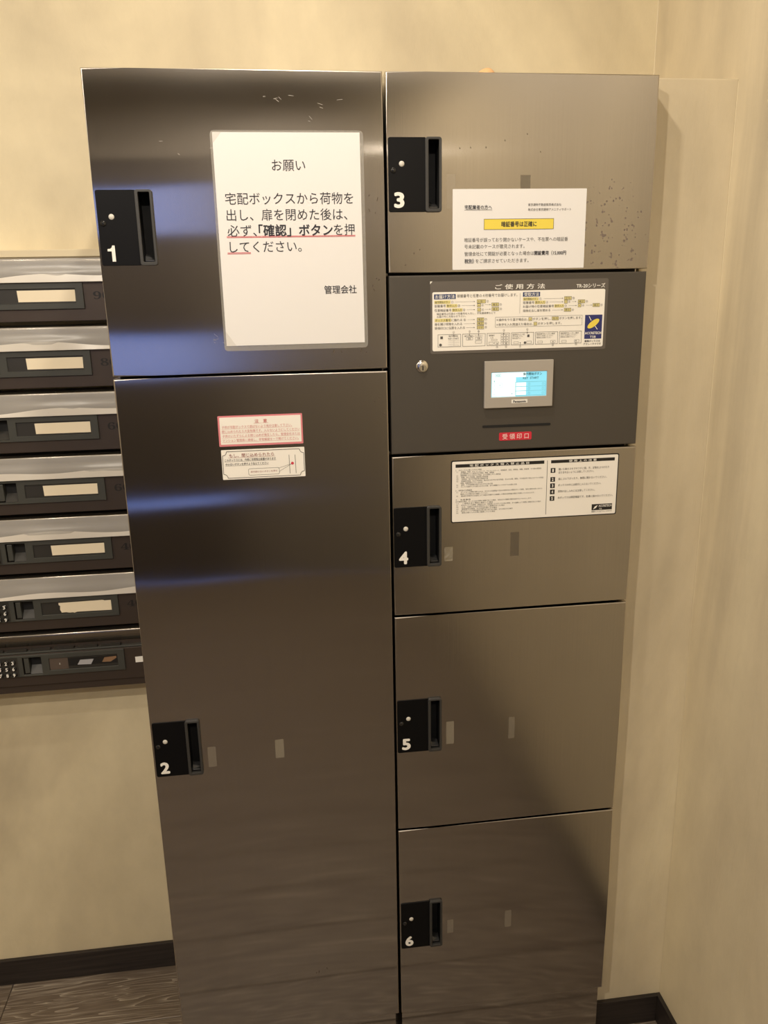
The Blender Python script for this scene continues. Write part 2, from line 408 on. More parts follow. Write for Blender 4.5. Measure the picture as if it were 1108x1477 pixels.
# ------------------------------------------------------------------ parcel lockers
TOP, ZB = 1.82, 0.1443
XL0, XL1, XR0, XR1 = 0.0, 0.4158, 0.4204, 0.8324
DT = 0.040      # door thickness
def lock(door, x, zt, num, latch):
    """black lock plate, pull handle and number on a door; x = left edge, zt = top edge"""
    zb = zt - 0.1030
    obj('lock_plate', plate(rrect(x, x + 0.0565, zb, zt, 0.003), -0.0016, 0.0008, 0.0005), 'black_plate', door)
    obj('handle_frame', ring(rrect(x + 0.0545, x + 0.0790, zb - 0.0004, zt, 0.0038), rrect(x + 0.0592, x + 0.0752, zb + 0.0045, zt - 0.0035, 0.0015), -0.0052, 0.0008), 'handle_grey', door, bev=0.0007)
    bm = bx(x + 0.0575, x + 0.0770, 0.0010, DT - 0.003, zb + 0.0030, zt - 0.0020)
    bm.faces.ensure_lookup_table()
    f = min(bm.faces, key=lambda q: q.calc_center_median().y); bmesh.ops.delete(bm, geom=[f], context='FACES_ONLY')
    obj('handle_recess', bm, 'recess_black', door)
    bm = bmesh.new()
    prof = [(0.0015, zb + 0.0048), (0.0015, zb + 0.0075), (0.007, zb + 0.0135), (0.016, zb + 0.0165), (0.022, zb + 0.0048)]
    a = [bm.verts.new((x + 0.0605, q[0], q[1])) for q in prof]; c = [bm.verts.new((x + 0.0742, q[0], q[1] - 0.004 * (q[1] > zb + 0.01))) for q in prof]
    for i in range(5): bm.faces.new([a[i], a[(i + 1) % 5], c[(i + 1) % 5], c[i]])
    bm.faces.new(a); bm.faces.new(c[::-1])
    obj('latch', bm, 'latch', door, bev=0.0006)
    obj('indicator_button', dome(x + 0.0196, zt - 0.0363, 0.0041, -0.0016, 0.0016), 'button_white', door, smooth=True)
    obj('keyhole_cover', dome(x + 0.0072, zt - 0.0450, 0.0043, -0.0016, 0.0022), 'black_gloss', door, smooth=True)
    wid = 0.0104 if num == '1' else 0.0155
    nx = x + (0.0096 if num == '1' else 0.0075)
    if num == '1':
        Print().poly([(nx + wid * a, zt - 0.0862 + 0.0222 * (c - 0.5)) for a, c in ((0.53, 0), (1, 0), (1, 1), (0.66, 1), (0.58, 0.88), (0.38, 0.80), (0, 0.78), (0, 0.64), (0.53, 0.64))]).build('door_number', 'number_white', door, -0.0019)
    else: Print().text(num, nx, nx + wid, zt - 0.0862, 0.03, bold=0.040, res=6, fit_h=0.0222).build('door_number', 'number_white', door, -0.0019)
def make_door(loc_parent, x0, x1, z0, z1, plate_x, plate_zt, num, mat='steel'):
    if num:
        zb = plate_zt - 0.103
        bm = grid_plate([x0, plate_x + 0.0570, plate_x + 0.0775, x1], [z0, zb + 0.0025, plate_zt - 0.0015, z1], {(1, 1)}, 0.0, DT)
    else: bm = bx(x0, x1, 0, DT, z0, z1)
    es = [e for e in bm.edges if (abs(e.verts[0].co.y) < 1e-6 and abs(e.verts[1].co.y) < 1e-6) and
          (all(abs(v.co.x - x0) < 1e-6 for v in e.verts) or all(abs(v.co.x - x1) < 1e-6 for v in e.verts) or all(abs(v.co.z - z0) < 1e-6 for v in e.verts) or all(abs(v.co.z - z1) < 1e-6 for v in e.verts))]
    r = bmesh.ops.bevel(bm, geom=es, offset=0.0022, segments=6, affect='EDGES', profile=0.5)
    for f in r['faces']: f.material_index = 1
    d = obj('door' if num else 'control_panel', bm, mat, loc_parent)
    d.data.materials.append(MAT['steel_side' if num else mat])
    if num: lock(d, plate_x, plate_zt, num, True); d['label'] = 'brushed steel locker door numbered ' + num
    return d
def carcass(t, x0, x1):
    obj('body', bx(x0 + 0.001, x1 - 0.001, DT + 0.001, YB - 0.002, ZB - 0.002, TOP - 0.003), 'steel_side', t)
    obj('inner_frame', bx(x0 + 0.004, x1 - 0.004, 0.012, DT + 0.0012, ZB + 0.004, TOP - 0.006), 'carcass', t)
    obj('plinth', bx(x0 + 0.002, x1 - 0.006, 0.006, YB - 0.004, 0.0, ZB - 0.002), 'steel', t)
G = 0.0021
def z(v): return v + TOP
left = thing('parcel_locker', 'tall brushed steel parcel locker with two doors, beside the mailboxes', 'locker')
rightl = thing('parcel_locker', 'tall brushed steel parcel locker with four doors and a touchscreen panel', 'locker')
carcass(left, XL0, XL1); carcass(rightl, XR0, XR1)
s12, s3p, sp4, s45, s56 = z(-0.4207), z(-0.2784), z(-0.5584), z(-0.8361), z(-1.2573)
d1 = make_door(left, XL0, XL1, s12 + G, TOP, 0.0025, 1.6635, '1')
d2 = make_door(left, XL0, XL1, ZB, s12 - G, 0.0028, 0.8212, '2')
d3 = make_door(rightl, XR0, XR1, s3p + G, TOP, 0.4224, 1.7333, '3', 'steel_stained')
d4 = make_door(rightl, XR0, XR1, s45 + G, sp4 - G, 0.4216, 1.1748, '4')
d5 = make_door(rightl, XR0, XR1, s56 + G, s45 - G, 0.4219, 0.8258, '5')
d6 = make_door(rightl, XR0, XR1, ZB, s56 - G, 0.4227, 0.4018, '6')
# the inner frame must not close the handle recesses: it is cut behind each of them by sitting at the doors' back
for o in (left, rightl):
    for c in o.children:
        if c.name.startswith('inner_frame'):
            for v in c.data.vertices:
                if v.co.y < 0.02: v.co.y = DT - 0.002

# control panel
cp = make_door(rightl, XR0, XR1 - 0.001, sp4 + G, s3p - G, 0, 0, None, 'panel_paint')
cp['label'] = 'dark grey painted control panel'
obj('key_lock', dome(0.4706, 1.4024, 0.0100, 0.0, 0.0030, 24), 'chrome', cp, smooth=True)
obj('key_barrel', plate(disc_pts(0.4712, 1.4000, 0.0056, 20), -0.0042, -0.001, 0.0005), 'chrome', cp)
Print().rect(0.4703, 0.4721, 1.3964, 1.4032).build('keyway', 'recess_black', cp, -0.00435)
obj('display_bezel', grid_plate([0.5700, 0.5812, 0.6720, 0.6825], [1.3330, 1.3503, 1.3893, 1.4074], {(1, 1)}, -0.0060, 0.0), 'bezel_silver', cp, bev=0.0009)
obj('screen', bx(0.5808, 0.6724, -0.0042, -0.0005, 1.3500, 1.3896), 'screen_glow', cp)
Print().rect(0.5822, 0.617, 1.3508, 1.3888).rect(0.617, 0.6215, 1.3508, 1.3808).rect(0.617, 0.638, 1.381, 1.3888).rect(0.6222, 0.6385, 1.3665, 1.3725).rect(0.6222, 0.6385, 1.3595, 1.3655).rect(0.6222, 0.6385, 1.3525, 1.3585).build('screen_panel', 'screen_white', cp, -0.00428)
pr = Print()
pr.text('操作開始ボタン', 0.633, 0.664, 1.3857, 0.0050, 0.02).text('KEY  START', 0.633, 0.659, 1.3795, 0.0046, 0.02)
pr.build('screen_text', 'screen_ink', cp, -0.0044)
pr = Print().frame(0.6205, 0.6705, 1.3515, 1.3735, 0.0005)
for zz in (1.3590, 1.3660): pr.rect(0.6205, 0.6705, zz - 0.0002, zz + 0.0002)
for zz in (1.3552, 1.3625, 1.3697):
    for xx in (0.6415, 0.6645): pr.text('①', xx, xx + 0.004, zz, 0.005)
pr.frame(0.587, 0.597, 1.382, 1.387, 0.0004).text('機器', 0.5885, 0.5955, 1.3845, 0.004)
for zz, tx in ((1.3755, '1'), (1.369, '2'), (1.3625, '3'), (1.355, '4')): pr.text(tx, 0.5855, 0.5868, zz, 0.004); pr.rect(0.5825, 0.5905, zz - 0.0035, zz - 0.0032)
pr.frame(0.5915, 0.599, 1.3655, 1.3725, 0.0003).text('9', 0.5945, 0.5962, 1.369, 0.0045).text('▼', 0.6145, 0.6165, 1.3548, 0.003)
pr.build('screen_marks', 'screen_line', cp, -0.00436)
Print().rect(0.6144, 0.6407, 1.3400, 1.3458).build('maker_label', 'number_white', cp, -0.00612)
Print().text('Panasonic', 0.6172, 0.6385, 1.3430, 0.0050, 0.03).build('maker_lettering', 'ink', cp, -0.0063)
obj('slip_slot', plate(rrect(0.5686, 0.6826, 1.3008, 1.3050, 0.0018), -0.0006, 0.0004), 'recess_black', cp)

# ------------------------------------------------------------------ things on the doors
def slab(name, x0, x1, z0, z1, r, mat, parent=None, y0=-0.0006, y1=0.0):
    return obj(name, plate(rrect(x0, x1, z0, z1, r, 4), y0, y1), mat, parent)

# red stamp-slot label
t = thing('slot_label', 'small red label under the slip slot of the control panel', 'label', (0.624, 0, 1.2785))
def child_local(t):
    inv = Matrix.Translation(-t.location)
    for c in t.children: c.matrix_parent_inverse = inv
slab('backing', 0.5966, 0.6510, 1.2789, 1.2920, 0.0022, 'label_red', t)
Print().text('受 領 印 口', 0.6020, 0.6462, 1.2854, 0.0098, 0.012).build('lettering', 'label_red_text', t, -0.0008); child_local(t)

# A4 request notice in its laminate pouch
t = thing('laminated_notice', 'large white laminated paper notice with red underlines taped on door 1', 'notice', (0.2765, 0, 1.434))
slab('laminate', 0.1678, 0.3862, 1.4342, 1.7418, 0.006, 'laminate', t, -0.0010, -0.0003)
Print().rect(0.1713, 0.3811, 1.4420, 1.7391).build('paper_sheet', 'paper', t, -0.0013)
pr = Print()
pr.text('宅配ボックスから荷物を', 0.1835, 0.3692, 1.6505, 0.0176)
pr.text('出し、扉を閉めた後は、', 0.1840, 0.3598, 1.6283, 0.0176)
pr.text('必ず、', 0.1838, 0.2260, 1.6066, 0.0176)
pr.text('を押', 0.3392, 0.3700, 1.6068, 0.0176)
pr.text('してください。', 0.1856, 0.2905, 1.5842, 0.0176)
pr.build('lettering', 'ink', t, -0.0016)
Print().text('お願い', 0.2529, 0.3008, 1.6956, 0.0172).build('heading', 'ink', t, -0.0016)
Print().text('管理会社', 0.3217, 0.3707, 1.5212, 0.0128, 0.008).build('signature', 'ink', t, -0.0016)
Print().text('「確認」ボタン', 0.2290, 0.3375, 1.6066, 0.0176, 0.022).build('bold_lettering', 'ink', t, -0.0016)
pr = Print()
for x0, x1, zz in ((0.1823, 0.3709, 1.5978), (0.1818, 0.2158, 1.5752)):
    pr.rect(x0, x1, zz + 0.0004, zz + 0.0011).rect(x0, x1, zz - 0.0010, zz - 0.0003)
pr.build('red_underline', 'ink_red', t, -0.0016)
for pts, nm in (([(0.1690, 1.7402), (0.1850, 1.7402), (0.1690, 1.7215)], 'corner_tape'), ([(0.1690, 1.4355), (0.1905, 1.4355), (0.1690, 1.4670)], 'corner_tape')):
    Print().poly(pts).build(nm, 'tape', t, -0.0018)
child_local(t)

# carrier notice on door 3
t = thing('paper_notice', 'small white paper notice with a yellow headline bar on door 3', 'notice', (0.623, 0, 1.546))
slab('paper_sheet', 0.5187, 0.7268, 1.5466, 1.6621, 0.0008, 'paper', t, -0.0008, 0.0)
pr = Print().rect(0.5668, 0.6762, 1.6042, 1.6196); pr.build('headline_bar', 'yellow', t, -0.0010)
pr = Print().frame(0.5668, 0.6762, 1.6042, 1.6196, 0.0005)
pr.text('暗証番号は正確に', 0.5940, 0.6493, 1.6120, 0.0082, 0.022)
pr.text('宅配業者の方へ', 0.5368, 0.5790, 1.6364, 0.0066, 0.012).rect(0.5365, 0.5792, 1.6322, 1.6327)
pr.text('開錠費用（15,000円', 0.6468, 0.6975, 1.5695, 0.0068, 0.018).text('税別）', 0.5371, 0.5520, 1.5590, 0.0068, 0.018)
pr.build('bold_lettering', 'ink', t, -0.0012)
pr = Print()
pr.text('東京建物不動産販売株式会社', 0.6351, 0.6872, 1.6394, 0.0044).text('株式会社東京建物アメニティサポート', 0.6351, 0.7031, 1.6325, 0.0044)
pr.text('暗証番号が誤っており開かないケースや、不在票への暗証番', 0.5368, 0.6996, 1.5896, 0.0066)
pr.text('号未記載のケースが散見されます。', 0.5369, 0.6310, 1.5800, 0.0066)
pr.text('管理会社にて開錠が必要となった場合は', 0.5370, 0.6462, 1.5695, 0.0066).text('をご請求させていただきます。', 0.5545, 0.6380, 1.5590, 0.0066)
pr.build('lettering', 'ink_soft', t, -0.0012)['kind'] = 'stuff'; child_local(t)

# how-to-use sticker on the control panel
t = thing('instruction_sticker', 'wide grey-edged usage instruction sticker with yellow key boxes above the touchscreen', 'sticker', (0.626, 0, 1.4205))
slab('border', 0.4838, 0.7692, 1.4208, 1.5302, 0.0035, 'sticker_grey', t)
slab('white_field', 0.4872, 0.7642, 1.4252, 1.5142, 0.0025, 'sticker_white', t, -0.0008, -0.0003)
Print().poly([(0.4838, 1.5302), (0.4875, 1.5302), (0.4838, 1.5262)]).build('peeled_corner', 'number_white', t, -0.0009)
Print().text('ご 使 用 方 法', 0.5858, 0.6659, 1.5203, 0.0082, 0.014).build('heading', 'number_white', t, -0.0009)
Print().text('TR-20シリーズ', 0.7167, 0.7636, 1.5196, 0.0072, 0.022).build('series_name', 'number_white', t, -0.0009)
Print().rect(0.4898, 0.5238, 1.5036, 1.5110).build('blue_heading_box', 'navy', t, -0.0010); Print().rect(0.6306, 0.6581, 1.5048, 1.5116).build('blue_heading_box', 'navy', t, -0.0010)
Print().text('お届け方法', 0.4915, 0.5222, 1.5073, 0.0062, 0.015).build('box_heading', 'number_white', t, -0.0012); Print().text('受取方法', 0.6325, 0.6563, 1.5082, 0.0060, 0.015).build('box_heading', 'number_white', t, -0.0012)
Y = Print(); K = Print(); B = Print()     # yellow, outlines and arrows, text
def keyb(x0, x1, zc, s, n=''):
    Y.rect(x0, x1, zc - 0.0026, zc + 0.0026); K.frame(x0, x1, zc - 0.0027, zc + 0.0027, 0.0005); B.text(s, x0 + 0.0015, x1 - 0.0015, zc, 0.0034)
    if n: B.text(n, x1 + 0.0012, x1 + 0.0048, zc, 0.0042)
def hi(x0, x1, zc, s): Y.rect(x0, x1, zc - 0.0025, zc + 0.0025); B.text(s, x0 + 0.0008, x1 - 0.0008, zc, 0.0040)
def arrow(x0, x1, zc): K.rect(x0, x1 - 0.001, zc - 0.00014, zc + 0.00014).poly([(x1 - 0.002, zc - 0.0008), (x1, zc), (x1 - 0.002, zc + 0.0008)])
B.text('部屋番号と任意の４桁番号でお届けします。', 0.5259, 0.6215, 1.5080, 0.0054)
z0 = 1.4992
hi(0.4902, 0.5155, z0, '操作開始ボタン'); B.text('①', 0.5165, 0.5205, z0, 0.0044); arrow(0.5225, 0.5545, z0); keyb(0.5573, 0.5712, z0, 'お届け', '②')
z1 = 1.4935; B.text('部屋番号', 0.4904, 0.5080, z1, 0.0044); hi(0.5090, 0.5262, z1, '数字入力'); B.text('③', 0.5270, 0.5308, z1, 0.0044); arrow(0.5330, 0.5545, z1); keyb(0.5578, 0.5635, z1, '↵', '④'); arrow(0.570, 0.5795, z1 + 0.0005); keyb(0.5807, 0.5922, z1 + 0.0005, '確定', '⑤')
z2 = 1.4870; B.text('任意暗証番号', 0.4904, 0.5170, z2, 0.0044); hi(0.5180, 0.5345, z2, '数字入力'); B.text('⑥', 0.5352, 0.5390, z2, 0.0044); arrow(0.5410, 0.5545, z2); keyb(0.5580, 0.5637, z2 - 0.0003, '↵', '④'); arrow(0.570, 0.5795, z2); keyb(0.5809, 0.5924, z2 + 0.0002, '確定', '⑤')
B.text('暗証番号は任意の４桁番号を入力し、不在連絡票などで', 0.4940, 0.5870, 1.4815, 0.0034).text('お届け先にお知らせ下さい。', 0.4940, 0.5400, 1.4776, 0.0034)
zq = 1.4720; hi(0.4906, 0.5165, zq, 'ボックス番号'); B.text('に触れる ⑧', 0.5172, 0.5400, zq, 0.0044); arrow(0.5425, 0.5545, zq); keyb(0.5577, 0.5688, zq, '確定', '⑦')
zq = 1.4660; B.text('扉を開け荷物を入れる', 0.4906, 0.5340, zq, 0.0044); arrow(0.5370, 0.5545, zq); keyb(0.5577, 0.5688, zq, '確定', '⑧')
zq = 1.4600; B.text('受領印口に伝票を入れる', 0.4906, 0.5385, zq, 0.0044); arrow(0.5405, 0.5545, zq); keyb(0.5577, 0.5688, zq, '印字', '⑨')
K.rect(0.6258, 0.6261, 1.4795, 1.5105)
zq = 1.5012; hi(0.6308, 0.6560, zq, '操作開始ボタン'); B.text('①', 0.6570, 0.6606, zq, 0.0042); arrow(0.6640, 0.6960, zq); keyb(0.6975, 0.7095, zq, '受取', '⑩')
zq = 1.4958; B.text('部屋番号', 0.6310, 0.6490, zq, 0.0044); hi(0.6500, 0.6670, zq, '数字入力'); B.text('③', 0.6678, 0.6714, zq, 0.0042); arrow(0.6735, 0.6960, zq); keyb(0.6977, 0.7030, zq, '↵', '④'); arrow(0.7100, 0.7175, zq); keyb(0.7200, 0.7315, zq, '確定', '⑤')
zq = 1.4898; B.text('お届け時の任意暗証番号', 0.6310, 0.6810, zq, 0.0044); hi(0.6818, 0.6975, zq, '数字入力'); B.text('③', 0.6984, 0.7020, zq, 0.0042); arrow(0.7050, 0.7185, zq); keyb(0.7203, 0.7256, zq, '↵', '④'); arrow(0.7335, 0.7435, zq); keyb(0.7445, 0.7560, zq, '確定', '⑤')
zq = 1.4835; B.text('荷物を出し扉を閉める', 0.6310, 0.6755, zq, 0.0044); arrow(0.6785, 0.6960, zq); keyb(0.6978, 0.7092, zq, '確定', '⑧')
K.frame(0.5868, 0.7283, 1.4592, 1.4748, 0.00035)
B.text('＊操作をやり直す場合は、', 0.5885, 0.6390, 1.4705, 0.0044).text('ボタンを押し、', 0.6470, 0.6770, 1.4707, 0.0044).text('ボタンを押します。', 0.6905, 0.7275, 1.4709, 0.0044)
keyb(0.6405, 0.6462, 1.4706, '↵'); keyb(0.6785, 0.6895, 1.4708, '取消')
B.text('＊数字を入れ間違えた場合は、', 0.5885, 0.6475, 1.4632, 0.0044).text('ボタンを押します。', 0.6555, 0.6945, 1.4634, 0.0044); keyb(0.6490, 0.6545, 1.4633, 'C')
for i in range(6):
    xa = 0.4956 + 0.0392 * i; xb = xa + 0.0366
    K.frame(xa, xb, 1.4312, 1.4505, 0.0005)
    if i == 0:
        K.rect(xa + 0.004, xa + 0.008, 1.4435, 1.4475); K.poly(disc_pts(xa + 0.0042, 1.4345, 0.0022, 10))
        B.text('操作開始', xa + 0.017, xa + 0.032, 1.4478, 0.0028).text('KEY START', xa + 0.0165, xa + 0.0335, 1.4440, 0.0036)
        for q in range(4): K.rect(xa + 0.0165, xa + 0.0345, 1.4325 + q * 0.0028, 1.4327 + q * 0.0028)
        K.rect(xa + 0.0255, xa + 0.0257, 1.4325, 1.4410)
    elif i == 1:
        B.text('操作を選択してください', xa + 0.003, xa + 0.033, 1.4470, 0.0026)
        for q in ((0.006, 0.0165, 1.4410), (0.0205, 0.031, 1.4410), (0.0205, 0.031, 1.4355)): K.frame(xa + q[0], xa + q[1], q[2], q[2] + 0.0042, 0.00035)
        B.text('受取', xa + 0.009, xa + 0.0135, 1.4431, 0.003).text('お届', xa + 0.0235, xa + 0.028, 1.4431, 0.003)
    elif i == 2:
        B.text('部屋番号', xa + 0.003, xa + 0.012, 1.4470, 0.0028).text('入力', xa + 0.005, xa + 0.010, 1.4435, 0.0028)
        for q in range(12): K.frame(xa + 0.0225 + 0.0042 * (q % 3), xa + 0.0262 + 0.0042 * (q % 3), 1.4328 + 0.0040 * (q // 3), 1.4362 + 0.0040 * (q // 3), 0.0003)
        K.frame(xa + 0.003, xa + 0.0105, 1.4330, 1.4370, 0.00035); K.frame(xa + 0.012, xa + 0.019, 1.4330, 1.4370, 0.00035); K.frame(xa + 0.007, xa + 0.0165, 1.4388, 1.4412, 0.0003)
    else:
        for q, s_ in enumerate(('暗証番号を入力し確定', 'ボタンを押して下さい', '荷物をお預け下さい')): B.text(s_, xa + 0.002, xa + (0.022 if i == 3 else 0.032) - 0.003 * q, 1.4475 - 0.0029 * q, 0.0026)
        K.frame(xa + 0.004, xa + 0.0120, 1.4330, 1.4365, 0.00035); K.frame(xa + 0.0250, xa + 0.0330, 1.4330, 1.4370, 0.00035)
        if i == 3:
            K.rect(xa + 0.026, xa + 0.0295, 1.4430, 1.4470); K.poly(disc_pts(xa + 0.0225, 1.4345, 0.0020, 10))
for xx, zz, s_, d in ((0.5205, 1.4535, '①', -1), (0.5460, 1.4540, '②', -1), (0.5605, 1.4540, '⑩', -1), (0.6010, 1.4545, '③', -1), (0.6390, 1.4550, '⑥', -1), (0.5905, 1.4290, '④', 1), (0.6050, 1.4290, '⑤', 1), (0.6280, 1.4290, '⑦', 1), (0.6815, 1.4295, '⑧', 1), (0.7195, 1.4300, '⑨', 1)):
    B.text(s_, xx - 0.0016, xx + 0.0016, zz, 0.0040); K.line(xx, zz + d * 0.002, xx, zz + d * 0.005, 0.0003); K.poly(disc_pts(xx, zz + d * 0.0055, 0.0008, 8))
for o in (Y.build('yellow_key_boxes', 'yellow_key', t, -0.0010), K.build('outlines', 'ink_soft', t, -0.0012), B.build('lettering', 'ink_soft', t, -0.00125)): o['kind'] = 'stuff'
Print().rect(0.7330, 0.7614, 1.4376, 1.4748).build('logo_field', 'purple_blue', t, -0.0010)
cr, sr = math.cos(math.radians(35)), math.sin(math.radians(35))
Print().poly([(0.7470 + 0.0112 * math.cos(a) * cr - 0.0046 * math.sin(a) * sr, 1.4612 + 0.0112 * math.cos(a) * sr + 0.0046 * math.sin(a) * cr) for a in [2 * math.pi * k / 28 for k in range(28)]]).build('logo_ellipse', 'yellow', t, -0.00125)
Print().line(0.7395, 1.4725, 0.7432, 1.4660, 0.0010).line(0.7500, 1.4575, 0.7540, 1.4520, 0.0010).text('ACCRETECH', 0.7336, 0.7608, 1.4468, 0.0052, 0.03).text('TSB', 0.7420, 0.7520, 1.4408, 0.0048, 0.02).build('logo_lettering', 'number_white', t, -0.00125)
Print().text('東精ボックスは', 0.7335, 0.7595, 1.4342, 0.0034, 0.015).text('アクレーテクです', 0.7320, 0.7610, 1.4296, 0.0034, 0.015).build('logo_caption', 'ink', t, -0.00125); child_local(t)

# rules sticker on door 4
t = thing('rules_sticker', 'white rules sticker with black rim and black heading bars on door 4', 'sticker', (0.66, 0, 1.1437))
slab('rim', 0.5172, 0.8032, 1.1438, 1.2492, 0.0030, 'sticker_black', t)
slab('white_field', 0.5190, 0.8014, 1.1456, 1.2474, 0.0022, 'sticker_white', t, -0.0008, -0.0003)
for nm, q in (('heading_bar', (0.5246, 0.6740, 1.2374, 1.2428)), ('heading_bar', (0.6856, 0.7956, 1.2374, 1.2426)), ('divider', (0.6790, 0.6797, 1.1500, 1.2426)), ('logo_block', (0.7594, 0.7953, 1.1528, 1.1634))):
    Print().rect(*q).build(nm, 'sticker_black', t, -0.0010)
for zz in (1.2252, 1.2099, 1.1992, 1.1886, 1.1773): Print().rect(0.6854, 0.6934, zz - 0.0040, zz + 0.0040).build('number_square', 'sticker_black', t, -0.0010)
Print().text('宅 配 ボ ッ ク ス 預 入 禁 止 品 目', 0.5480, 0.6480, 1.2401, 0.0042, 0.012).build('heading', 'number_white', t, -0.0012)
Print().text('使 用 上 の 注 意', 0.7160, 0.7640, 1.2400, 0.0042, 0.012).build('heading', 'number_white', t, -0.0012)
for k, zz in enumerate((1.2252, 1.2099, 1.1992, 1.1886, 1.1773)): Print().text(str(k + 1), 0.6879, 0.6908, zz, 0.007, 0.03, fit_h=0.0052).build('item_number', 'number_white', t, -0.0012)
pr = Print().text('ACCRETECH', 0.7715, 0.7945, 1.1603, 0.0052, 0.02).text('TSB', 0.7722, 0.7772, 1.1552, 0.003, 0.01).poly([(0.7618, 1.1545), (0.7650, 1.1595), (0.7700, 1.1615), (0.7668, 1.1565)])
pr.build('logo_lettering', 'number_white', t, -0.0012)
pr = Print()
L = [(0.5246, 0.5680, 1.2330, '１．本ボックスに預入できない物品'), (0.5260, 0.6690, 1.2300, '（1）　貴重品、現金、キャッシュカード、クレジットカード、有価証券、宝石、美術品、骨董、貴金属、その他の貴重品'),
     (0.5328, 0.5890, 1.2270, '及び美術品として価値のある物品、書画、骨董類'), (0.5260, 0.6000, 1.2238, '（2）　動植物等いきもの及びその物品、または腐敗しやすい食料品'),
     (0.5260, 0.5790, 1.2206, '（3）　銃砲、及び刀剣類、爆発性の物品等'), (0.5260, 0.5790, 1.2176, '（4）　生鮮品、及び冷凍品等の物品の等'),
     (0.5260, 0.6730, 1.2144, '（5）　危険物の物品、および可燃性、発火性のおそれのある物品、および火薬、薬物、その他法令で禁止されている物品'), (0.5328, 0.5700, 1.2112, '（麻薬・覚醒剤等をふくむ一切の物）'),
     (0.5260, 0.5870, 1.2082, '（6）　臭気、その他悪臭を発するおそれのある物'), (0.5260, 0.6280, 1.2050, '（7）　ボックス収納サイズを超える大きさの物、または重量が１０キログラムを超える物'),
     (0.5246, 0.5520, 1.1990, '２．使用者の注意義務'), (0.5260, 0.6720, 1.1958, '（1）　ボックスへの荷物の預け入れは、あらかじめ管理者の定める使用方法と規則を守って使用、当社は責任を負いません'),
     (0.5328, 0.5790, 1.1926, '荷物を入れた場合は必ず確認してください'), (0.5260, 0.6590, 1.1894, '（2）　使用者の故意または過失により本品が汚損または破損した場合は使用者の責任で弁償していただきます。'),
     (0.5246, 0.5500, 1.1832, '３．免責事項'), (0.5246, 0.6540, 1.1800, '次の事項の場合、ボックス内の荷物に損害が生じた場合、当社はその損害の責任を負わないものとします。'),
     (0.5260, 0.5880, 1.1768, '（1）　ご使用方法と規則に違反した場合'), (0.5260, 0.6700, 1.1736, '（2）　天災ボックスの故障、停電または、地震等によるボックス内の荷物、また盗難により荷物に損害が生じた場合'),
     (0.5260, 0.6080, 1.1704, '（3）　火災、地震その他不可抗力により損害が生じた場合'), (0.5260, 0.5950, 1.1672, '（4）　暗証番号の漏洩、または紛失等による場合'),
     (0.5260, 0.6220, 1.1640, '（5）　荷主がボックスの暗証番号を第三者に知らせた場合、または知られた場合'), (0.5260, 0.5920, 1.1608, '（6）　荷物の預け入れの際に破損していた場合')]
for x0, x1, zz, s_ in L: pr.text(s_, x0, x1, zz - 0.0006 * 0, 0.0027)
for x1, zz, s_ in ((0.7862, 1.2268, '開いた扉のスキマやフチに頭、手、足等をぶつけたり'), (0.7600, 1.2212, 'はさまれないように注意してください。'), (0.7830, 1.2102, '扉にぶら下がったり、無理に開かないでください。'), (0.7735, 1.1996, 'ボックスの中には絶対に入らないでください。'), (0.7635, 1.1889, '荷物の出し入れには注意してください。'), (0.7955, 1.1780, '本ボックスは精密機器です。乱暴に扱わないでください。')):
    pr.text(s_, 0.6990, x1, zz, 0.0044)
pr.text('東精ボックスはアクレーテクです', 0.7594, 0.7950, 1.1504, 0.0026, 0.01)
pr.build('lettering', 'ink_soft', t, -0.0012)['kind'] = 'stuff'; child_local(t)

# two small warning stickers on door 2
t = thing('warning_sticker', 'pink-bordered warning sticker with red lettering at the top of door 2', 'sticker', (0.2146, 0, 1.2884))
slab('border', 0.1495, 0.2798, 1.2884, 1.3362, 0.0012, 'pink', t)
slab('white_field', 0.1522, 0.2772, 1.2915, 1.3338, 0.0008, 'sticker_white', t, -0.0008, -0.0003)
pr = Print().text('注　意', 0.2060, 0.2250, 1.3268, 0.0062, 0.015).rect(0.2040, 0.2270, 1.3233, 1.3236)
for x1, zz, s_ in ((0.2630, 1.3187, '子供が宅配ボックスで遊ばないよう充分注意して下さい。'), (0.2750, 1.3118, '閉じ込められたら大変危険です。入らないようにしてください'), (0.2750, 1.3048, '子供のいたずらによる閉じ込めが発生したら、管理会社または'), (0.2725, 1.2978, 'マンション管理員に連絡し、非常解錠キーで開けてください。')):
    pr.text(s_, 0.1550, x1, zz, 0.0048).rect(0.1545, x1 + 0.0005, zz - 0.0030, zz - 0.0027)
pr.build('lettering', 'ink_pink', t, -0.0010); child_local(t)
t = thing('escape_sticker', 'small cream escape-button sticker with black notched frame on door 2', 'sticker', (0.216, 0, 1.2353))
slab('backing', 0.1513, 0.2809, 1.2355, 1.2828, 0.0010, 'sticker_white', t)
n_ = 0.0065
fr = []
for cx, cz, a0 in ((0.1530, 1.2802, 0), (0.1530, 1.2378, 90), (0.2795, 1.2378, 180), (0.2795, 1.2802, 270)):
    for k in range(6):
        a = math.radians(a0 - 90 * k / 5); fr.append((cx + n_ * math.cos(a), cz + n_ * math.sin(a)) if False else (cx + n_ * math.cos(math.radians(a0) - math.radians(18 * k)), cz + n_ * math.sin(math.radians(a0) - math.radians(18 * k))))
pr = Print().loop(fr, 0.0009)
pr.line(0.2562, 1.2713, 0.2567, 1.2412, 0.0007).line(0.2657, 1.2711, 0.2662, 1.2411, 0.0007)
pr.loop(rrect(0.1918, 0.2400, 1.2412, 1.2516, 0.0022, 3), 0.0005).line(0.2385, 1.2505, 0.2605, 1.2570, 0.0004).line(0.2395, 1.2450, 0.2605, 1.2570, 0.0004)
